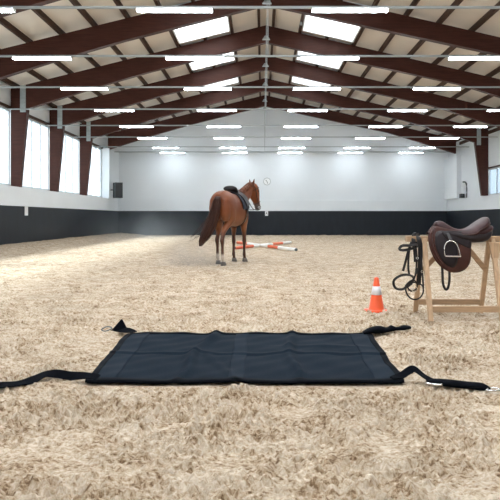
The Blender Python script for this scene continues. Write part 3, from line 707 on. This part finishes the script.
# neck and head; x=right, y=forward
NK = [((0.00, .42, 1.42), .16, .34, (0, -.5, .85)), ((0.02, .60, 1.54), .15, .29, (0, -.6, .8)), ((0.05, .76, 1.69), .125, .23, (0, -.6, .8)), ((.09, .90, 1.80), .108, .205, (.05, -.6, .8)), ((.125, .99, 1.89), .095, .17, (.1, -.5, .85)), ((.15, 1.06, 1.93), .085, .13, (.2, -.2, .95))]
def adv(c, a, bb, d, n_=None):
    return
rows = []
for (c, hw, hh, up) in NK: rows.append((*c, hw, hh, *up))
secs = []
II = interp(rows, 4)
for i, r in enumerate(II):
    c = Vector(r[:3]); d = (Vector(II[min(i+1, len(II)-1)][:3])-Vector(II[max(i-1, 0)][:3])).normalized(); up = Vector(r[5:8]); up = (up-d*up.dot(d)).normalized(); side = d.cross(up)
    secs.append((c, side*r[3], up*r[4]))
b.loft(secs, 22)
DO = Vector((.62, .74, .25))      # towards the forehead
HD = [((.16, 1.05, 1.99), .05, .06), ((.17, 1.09, 1.96), .10, .135), ((.18, 1.12, 1.89), .115, .165), ((.195, 1.15, 1.79), .110, .170), ((.21, 1.19, 1.69), .092, .145), ((.23, 1.23, 1.58), .070, .112), ((.245, 1.27, 1.48), .062, .092), ((.255, 1.29, 1.40), .065, .090), ((.26, 1.305, 1.345), .055, .070), ((.263, 1.31, 1.325), .03, .035)]
secs = []; II = interp([(*c, a_, b_) for c, a_, b_ in HD], 4)
for i, r in enumerate(II):
    c = Vector(r[:3]); d = (Vector(II[min(i+1, len(II)-1)][:3])-Vector(II[max(i-1, 0)][:3])).normalized(); up = (DO-d*DO.dot(d)).normalized(); side = d.cross(up)
    secs.append((c, side*r[3], up*r[4]))
b.loft(secs, 20)
SD = Vector((.77, -.64, 0))       # head's own right
for s in (-1, 1):                 # ears
    base = Vector((.16, 1.07, 2.01))+SD*s*.075; tip = base+Vector((0.0, .01, .17))+SD*s*.05
    b.loft([(base.lerp(tip, q), SD*wd, DO*wd*.5) for q, wd in ((-.15, .034), (.15, .042), (.45, .045), (.75, .030), (1, .010))], 10)
    eye = Vector((.21, 1.19, 1.82))+SD*s*.092+DO*.06
    b.loft([(eye+Vector((0, 0, dz)), SD*q, DO*q) for dz, q in ((-.03, .008), (-.015, .024), (0, .028), (.015, .024), (.03, .008))], 10)
    # nostril and jaw
    nz_ = Vector((.265, 1.31, 1.40))+SD*s*.04+DO*.05; b.loft([(nz_+Vector((0, 0, dz)), SD*q, DO*q) for dz, q in ((-.03, .006), (0, .024), (.03, .006))], 8)
def limb(path, n=14):
    """path rows: (right, fwd, z, half-width, half-depth)"""
    b.loft([((r, f, z), (a_, 0, 0), (0, d_, 0)) for r, f, z, a_, d_ in interp(path, 4)], n)
def fore(s, r, f):
    limb([(s*.12, .42, 1.42, .06, .12), (s*.15, .44, 1.25, .11, .19), (s*.155, .45, 1.08, .105, .155), ((s*.15+r)/2, .46, .94, .085, .115), (r, (f+.46)/2, .78, .062, .078), (r, f, .62, .050, .056), (r, f+.005, .55, .056, .060), (r, f+.005, .50, .050, .055), (r, f, .42, .036, .042), (r, f-.005, .30, .034, .042), (r, f-.005, .22, .042, .050), (r, f-.005, .18, .043, .052), (r, f+.02, .12, .036, .040), (r, f+.03, .08, .048, .052)])
def hind(s, r, f):
    hf = f-.03
    limb([(s*.10, -.62, 1.55, .10, .20), (s*.15, -.62, 1.40, .135, .27), (s*.155, -.60, 1.22, .135, .265), (s*.15, (-.55+f*.0), 1.06, .115, .20), ((s*.14+r)/2, (-.60+f)/2+.05, .92, .090, .135), (r, f+.06, .80, .066, .090), (r, hf+.03, .69, .048, .068), (r, hf-.01, .61, .050, .072), (r, hf-.005, .55, .048, .064), (r, f-.02, .46, .037, .046), (r, f-.015, .32, .035, .042), (r, f-.015, .23, .043, .050), (r, f-.015, .18, .045, .054), (r, f+.015, .12, .037, .042), (r, f+.03, .08, .050, .055)])
LEGS = [('f', -1, -.12, .44), ('f', 1, .145, .51), ('h', -1, -.17, -.54), ('h', 1, .12, -.95)]
for kd, s, r, f in LEGS: (fore if kd == 'f' else hind)(s, r, f)
# buttock mass and dock
for s in (-1, 1): b.loft([((s*.13, -.80, z), (a_, 0, 0), (0, d_, 0)) for z, a_, d_ in ((1.66, .05, .08), (1.55, .12, .18), (1.35, .14, .21), (1.18, .12, .20), (1.05, .07, .12))], 14)
body = b.build('body', None, horse, smooth=True)
rm = body.modifiers.new('r', 'REMESH'); rm.mode = 'VOXEL'; rm.voxel_size = 0.016; rm.use_smooth_shade = True
sm = body.modifiers.new('s', 'SMOOTH'); sm.iterations = 7; sm.factor = 0.5
dg = bpy.context.evaluated_depsgraph_get(); me2 = bpy.data.meshes.new_from_object(body.evaluated_get(dg)); body.modifiers.clear(); body.data = me2
n_ = len(me2.vertices); cc = np.zeros(n_*3, np.float32); me2.vertices.foreach_get('co', cc); cc = cc.reshape(-1, 3)
base = np.array([0.175, 0.044, 0.010]); dark = np.array([0.045, 0.020, 0.012]); tan = np.array([0.24, 0.085, 0.03]); grey = np.array([0.10, 0.085, 0.08]); whit = np.array([0.60, 0.52, 0.44])
col = np.tile(base, (n_, 1))
def mixc(c2, wgt):
    global col
    col = col*(1-wgt[:, None])+c2*wgt[:, None]
x_, y_, z_ = cc.T
mixc(tan, 0.6*sstep(1.3, 1.0, z_)*sstep(.6, .9, z_)*(np.abs(x_) > .05))
mixc(dark, 0.82*sstep(0.86, 0.60, z_))
mixc(whit, 0.85*sstep(0.30, 0.22, z_)*(y_ < -.2))
mixc(dark, 0.5*np.exp(-((np.hypot(x_-.24, y_-1.22)/.2)**2))*sstep(1.7, 1.9, z_)*0)
hm = ((y_ > 1.0) & (z_ < 1.6)); mixc(grey, hm*sstep(1.56, 1.44, z_))
mixc(dark, 0.8*sstep(2.07, 2.15, z_))
for s in (-1, 1):
    e = Vector((.21, 1.19, 1.82))+SD*s*.108+DO*.06; mixc(np.array([.01, .008, .008]), (np.sqrt((x_-e.x)**2+(y_-e.y)**2+(z_-e.z)**2) < .032).astype(float))
ca = me2.color_attributes.new('coat', 'FLOAT_COLOR', 'POINT'); ca.data.foreach_set('color', np.concatenate([col, np.ones((n_, 1))], 1).astype(np.float32).ravel())
mc = mat('chestnut_coat', tuple(base), 0.42, bump=(30, 0.08, 0.01), spec=0.4)
at = mc.node_tree.nodes.new('ShaderNodeAttribute'); at.attribute_name = 'coat'; mc.node_tree.links.new(at.outputs['Color'], mc.node_tree.nodes['Principled BSDF'].inputs['Base Color'])
me2.materials.clear(); me2.materials.append(mc); me2.polygons.foreach_set('use_smooth', [True]*len(me2.polygons))
M_hoof = mat('grey_hoof', (0.13, 0.115, 0.10), 0.6, noise=(20, 0.2)); M_hair = mat('dark_chestnut_hair', (0.050, 0.018, 0.011), 0.5, noise=(14, 0.6, (6, 6, 0.5)), spec=0.3)
M_mane = mat('chestnut_mane', (0.14, 0.040, 0.014), 0.5, noise=(14, 0.35))
for kd, s, r, f in LEGS:
    b = MB(); b.loft([((r, f+y, z), (a_, 0, 0), (0, a_*1.12, 0)) for z, y, a_ in ((-.005, .055, .070), (.0, .055, .072), (.05, .043, .060), (.095, .032, .050))], 18); b.build('hoof', M_hoof, horse, smooth=True)
# tail
rnd = random.Random(11)
b = MB(); T0 = [(0.02, -1.0, 1.62), (.015, -1.05, 1.57), (-.01, -1.07, 1.40), (-.06, -1.09, 1.17), (-.14, -1.11, .94), (-.24, -1.12, .72), (-.32, -1.13, .57), (-.37, -1.13, .46)]
WD = [.04, .07, .10, .125, .14, .13, .09, .03]
b.loft([((r, f, z), (a_, 0, 0), (0, a_*.55, 0)) for r, f, z, a_ in interp([(*p, w_) for p, w_ in zip(T0, WD)], 4)], 18)
for i in range(90):
    k = rnd.uniform(-1, 1); k2 = rnd.uniform(-.6, .6); e = rnd.uniform(.75, 1.06); ext = rnd.random() < .16
    pts = []
    for j, (p, w_) in enumerate(zip(T0, WD)):
        if j > 7*e+0.2: break
        sp = (w_*1.0)*k; out = (-.075*max(0, j-3)*(1 if ext else 0))
        pts.append((p[0]+sp+out, p[1]+w_*k2-.01, p[2]+(0.03*max(0, j-3) if ext else 0)))
    if len(pts) < 3: continue
    sp_ = smooth_path(pts, 3); b.tube(sp_, [0.010*(1-0.8*q/len(sp_)) for q in range(len(sp_))], 5)
b.build('tail', M_hair, horse, smooth=True)
# mane along the crest
b = MB()
for i in range(70):
    q = i/69; j = q*(len(NK)-1); a_ = int(min(j, len(NK)-2)); fr_ = j-a_
    c = Vector(NK[a_][0]).lerp(Vector(NK[a_+1][0]), fr_); hh = NK[a_][2]*(1-fr_)+NK[a_+1][2]*fr_; up = Vector(NK[a_][3]).lerp(Vector(NK[a_+1][3]), fr_).normalized()
    top = c+up*hh*.97; s = rnd.choice((-1, 1, 1)); L = rnd.uniform(.06, .13)
    b.tube(smooth_path([top+Vector((0, 0, -.01)), top+Vector((s*.025, -.015, .014)), top+Vector((s*.06, -.02, -.02)), top+Vector((s*.085, -.015, -L))], 3), [.013]*3+[.012]*3+[.008]*3+[.003], 5)
b.build('mane', M_mane, horse, smooth=True)
# saddle cloth, saddle and bridle worn by the horse
def shell(f0, f1, a0, a1, k0, th, nf=16, na=30, shape=None):
    b = MB(); V = {}
    for s in (0, 1):
        for i in range(nf+1):
            for j in range(na+1):
                u, v = i/nf, j/na; ang = a0+(a1-a0)*v; f = f0+(f1-f0)*u
                if shape: f = shape(u, ang)
                tr = trunk(f); kk = k0+(th if s == 0 else 0)
                V[s, i, j] = b.bm.verts.new((tr[1]+(tr[3]+kk)*math.sin(ang), f, tr[2]+(tr[4]+kk)*math.cos(ang)))
        for i in range(nf):
            for j in range(na):
                fc = (V[s, i, j], V[s, i+1, j], V[s, i+1, j+1], V[s, i, j+1]); b.bm.faces.new(fc if s else fc[::-1])
    E = [(i, 0) for i in range(nf)]+[(nf, j) for j in range(na)]+[(i, na) for i in range(nf, 0, -1)]+[(0, j) for j in range(na, 0, -1)]
    for k in range(len(E)):
        a, c = E[k], E[(k+1) % len(E)]; b.bm.faces.new((V[0, *a], V[1, *a], V[1, *c], V[0, *c]))
    return b
M_pad = mat('grey_black_cloth', (0.025, 0.028, 0.040), 0.8, bump=(40, .3, .01), spec=0.2)
pr = thing('saddle_cloth', 'dark grey saddle cloth lying on the back of the horse', 'saddle cloth', (HX, HY, 0), HR)
shell(-.16, .52, -1.55, 1.55, .012, .018, shape=lambda u, a: -.16+u*.60+.10*abs(a)/1.55).build('cloth', M_pad, pr, smooth=True)
hs = thing('black_saddle', 'black saddle strapped on the back of the horse', 'saddle', (HX, HY, 0), HR)
for a0, a1 in ((.25, 1.35), (-1.35, -.25)):
    shell(-.05, .42, a0, a1, .034, .016, na=16, shape=lambda u, a: -.02+.12*abs(a)+u*(.33+.02*abs(a))).build('flap', M_blk, hs, smooth=True)
HSEAT = [(-.22, 1.88, 1.80, .06), (-.19, 1.915, 1.79, .15), (-.13, 1.915, 1.775, .18), (-.03, 1.84, 1.765, .165), (.08, 1.80, 1.75, .14), (.20, 1.81, 1.75, .11), (.29, 1.845, 1.76, .09), (.34, 1.85, 1.77, .06), (.37, 1.82, 1.79, .025)]
b = MB(); b.loft([((0, f, (t_+bz)/2), (w_, 0, 0), (0, 0, (t_-bz)/2)) for f, t_, bz, w_ in interp(HSEAT, 4)], 22); b.build('seat', M_blk, hs, smooth=True)
b = MB(); b.tube(smooth_path([(.33, .22, 1.45), (.36, .21, 1.25), (.365, .20, 1.10)]), .01, flat=(.03, .008), hint=(1, 0, 0)); b.build('stirrup_leather', M_blk, hs)
shell(.22, .30, 1.35, PI+1.8, .012, .012, 3, 26).build('girth', M_blk, hs, smooth=True)
hb = thing('worn_bridle', 'dark bridle with white bit worn on the head of the horse', 'bridle', (HX, HY, 0), HR)
def hring(name, idx, grow, w_):
    r = II[idx]; c = Vector(r[:3]); d = (Vector(II[idx+1][:3])-Vector(II[idx-1][:3])).normalized(); up = (DO-d*DO.dot(d)).normalized(); side = d.cross(up)
    b = MB(); b.tube([c+side*(r[3]+grow)*math.cos(2*PI*k/24)+up*(r[4]+grow)*math.sin(2*PI*k/24) for k in range(24)], .008, 6, closed=True); return b.build(name, M_blk, hb, smooth=True)
hring('noseband', 22, .006, .03); hring('browband', 8, .006, .02)
for s in (-1, 1):
    b = MB(); b.tube(smooth_path([Vector(HD[k][0])+SD*s*(HD[k][1]+.008) for k in (1, 2, 3, 4, 5, 6)], 4), .009, 6); b.build('cheek_strap', M_blk, hb, smooth=True)
    p = Vector(HD[7][0])+SD*s*.068; b = MB(); ring_y(b, .022, .032, -.005, .005, 20)
    o = b.build('bit_ring', M_white, hb, smooth=True); o.location = p; o.rotation_euler = (0, 0, .7)
    b = MB(); b.tube(smooth_path([p, p+Vector((-.03, -.15, -.06)), Vector((s*.22+.03, .85, 1.38)), Vector((s*.2, .55, 1.62)), Vector((s*.1, .38, 1.80))], 5), .009, 6); b.build('rein', M_blk, hb, smooth=True)

# ------------------------------------------------------------------ dust hanging over the sand
def dust(name, lab, x0, x1, y0, y1, z1, dens, sc):
    o = MB().bb(x0, x1, y0, y1, 0.02, z1).build(name, None)
    m = bpy.data.materials.new(name); m.use_nodes = True; nt = m.node_tree; N = nt.nodes; L = nt.links; N.clear()
    out = N.new('ShaderNodeOutputMaterial'); v = N.new('ShaderNodeVolumeScatter'); v.inputs['Color'].default_value = (0.93, 0.94, 0.95, 1)
    tc = N.new('ShaderNodeTexCoord'); nz = N.new('ShaderNodeTexNoise'); nz.inputs['Scale'].default_value = sc; nz.inputs['Detail'].default_value = 2
    L.new(tc.outputs['Object'], nz.inputs['Vector'])
    g = N.new('ShaderNodeVectorMath'); g.operation = 'MULTIPLY_ADD'     # -1..1 inside the box
    L.new(tc.outputs['Generated'], g.inputs[0]); g.inputs[1].default_value = (2, 2, 1); g.inputs[2].default_value = (-1, -1, 0)
    ln = N.new('ShaderNodeVectorMath'); ln.operation = 'LENGTH'; L.new(g.outputs[0], ln.inputs[0])
    f = N.new('ShaderNodeMapRange'); f.inputs[1].default_value = 1.0; f.inputs[2].default_value = 0.1; f.inputs[3].default_value = 0; f.inputs[4].default_value = 1
    L.new(ln.outputs['Value'], f.inputs[0])
    h = N.new('ShaderNodeMapRange'); h.inputs[1].default_value = 0.35; h.inputs[2].default_value = 0.7; h.inputs[3].default_value = 0.1; h.inputs[4].default_value = 1.6
    L.new(nz.outputs['Fac'], h.inputs[0])
    mu = N.new('ShaderNodeMath'); mu.operation = 'MULTIPLY'; L.new(f.outputs[0], mu.inputs[0]); L.new(h.outputs[0], mu.inputs[1])
    m2 = N.new('ShaderNodeMath'); m2.operation = 'MULTIPLY'; L.new(mu.outputs[0], m2.inputs[0]); m2.inputs[1].default_value = dens
    L.new(m2.outputs[0], v.inputs['Density']); L.new(v.outputs[0], out.inputs['Volume'])
    o.data.materials.append(m); tag(o, lab, 'dust', kind='stuff')
dust('dust_haze', 'pale dust hanging over the sand along the far left boards', -9.3, -1.5, 22.5, 39.2, 2.0, 0.052, 0.6)
dust('dust_puff', 'small puff of dust by the hind hooves of the horse', -2.6, -0.75, 12.9, 15.2, 0.7, 0.55, 2.2)
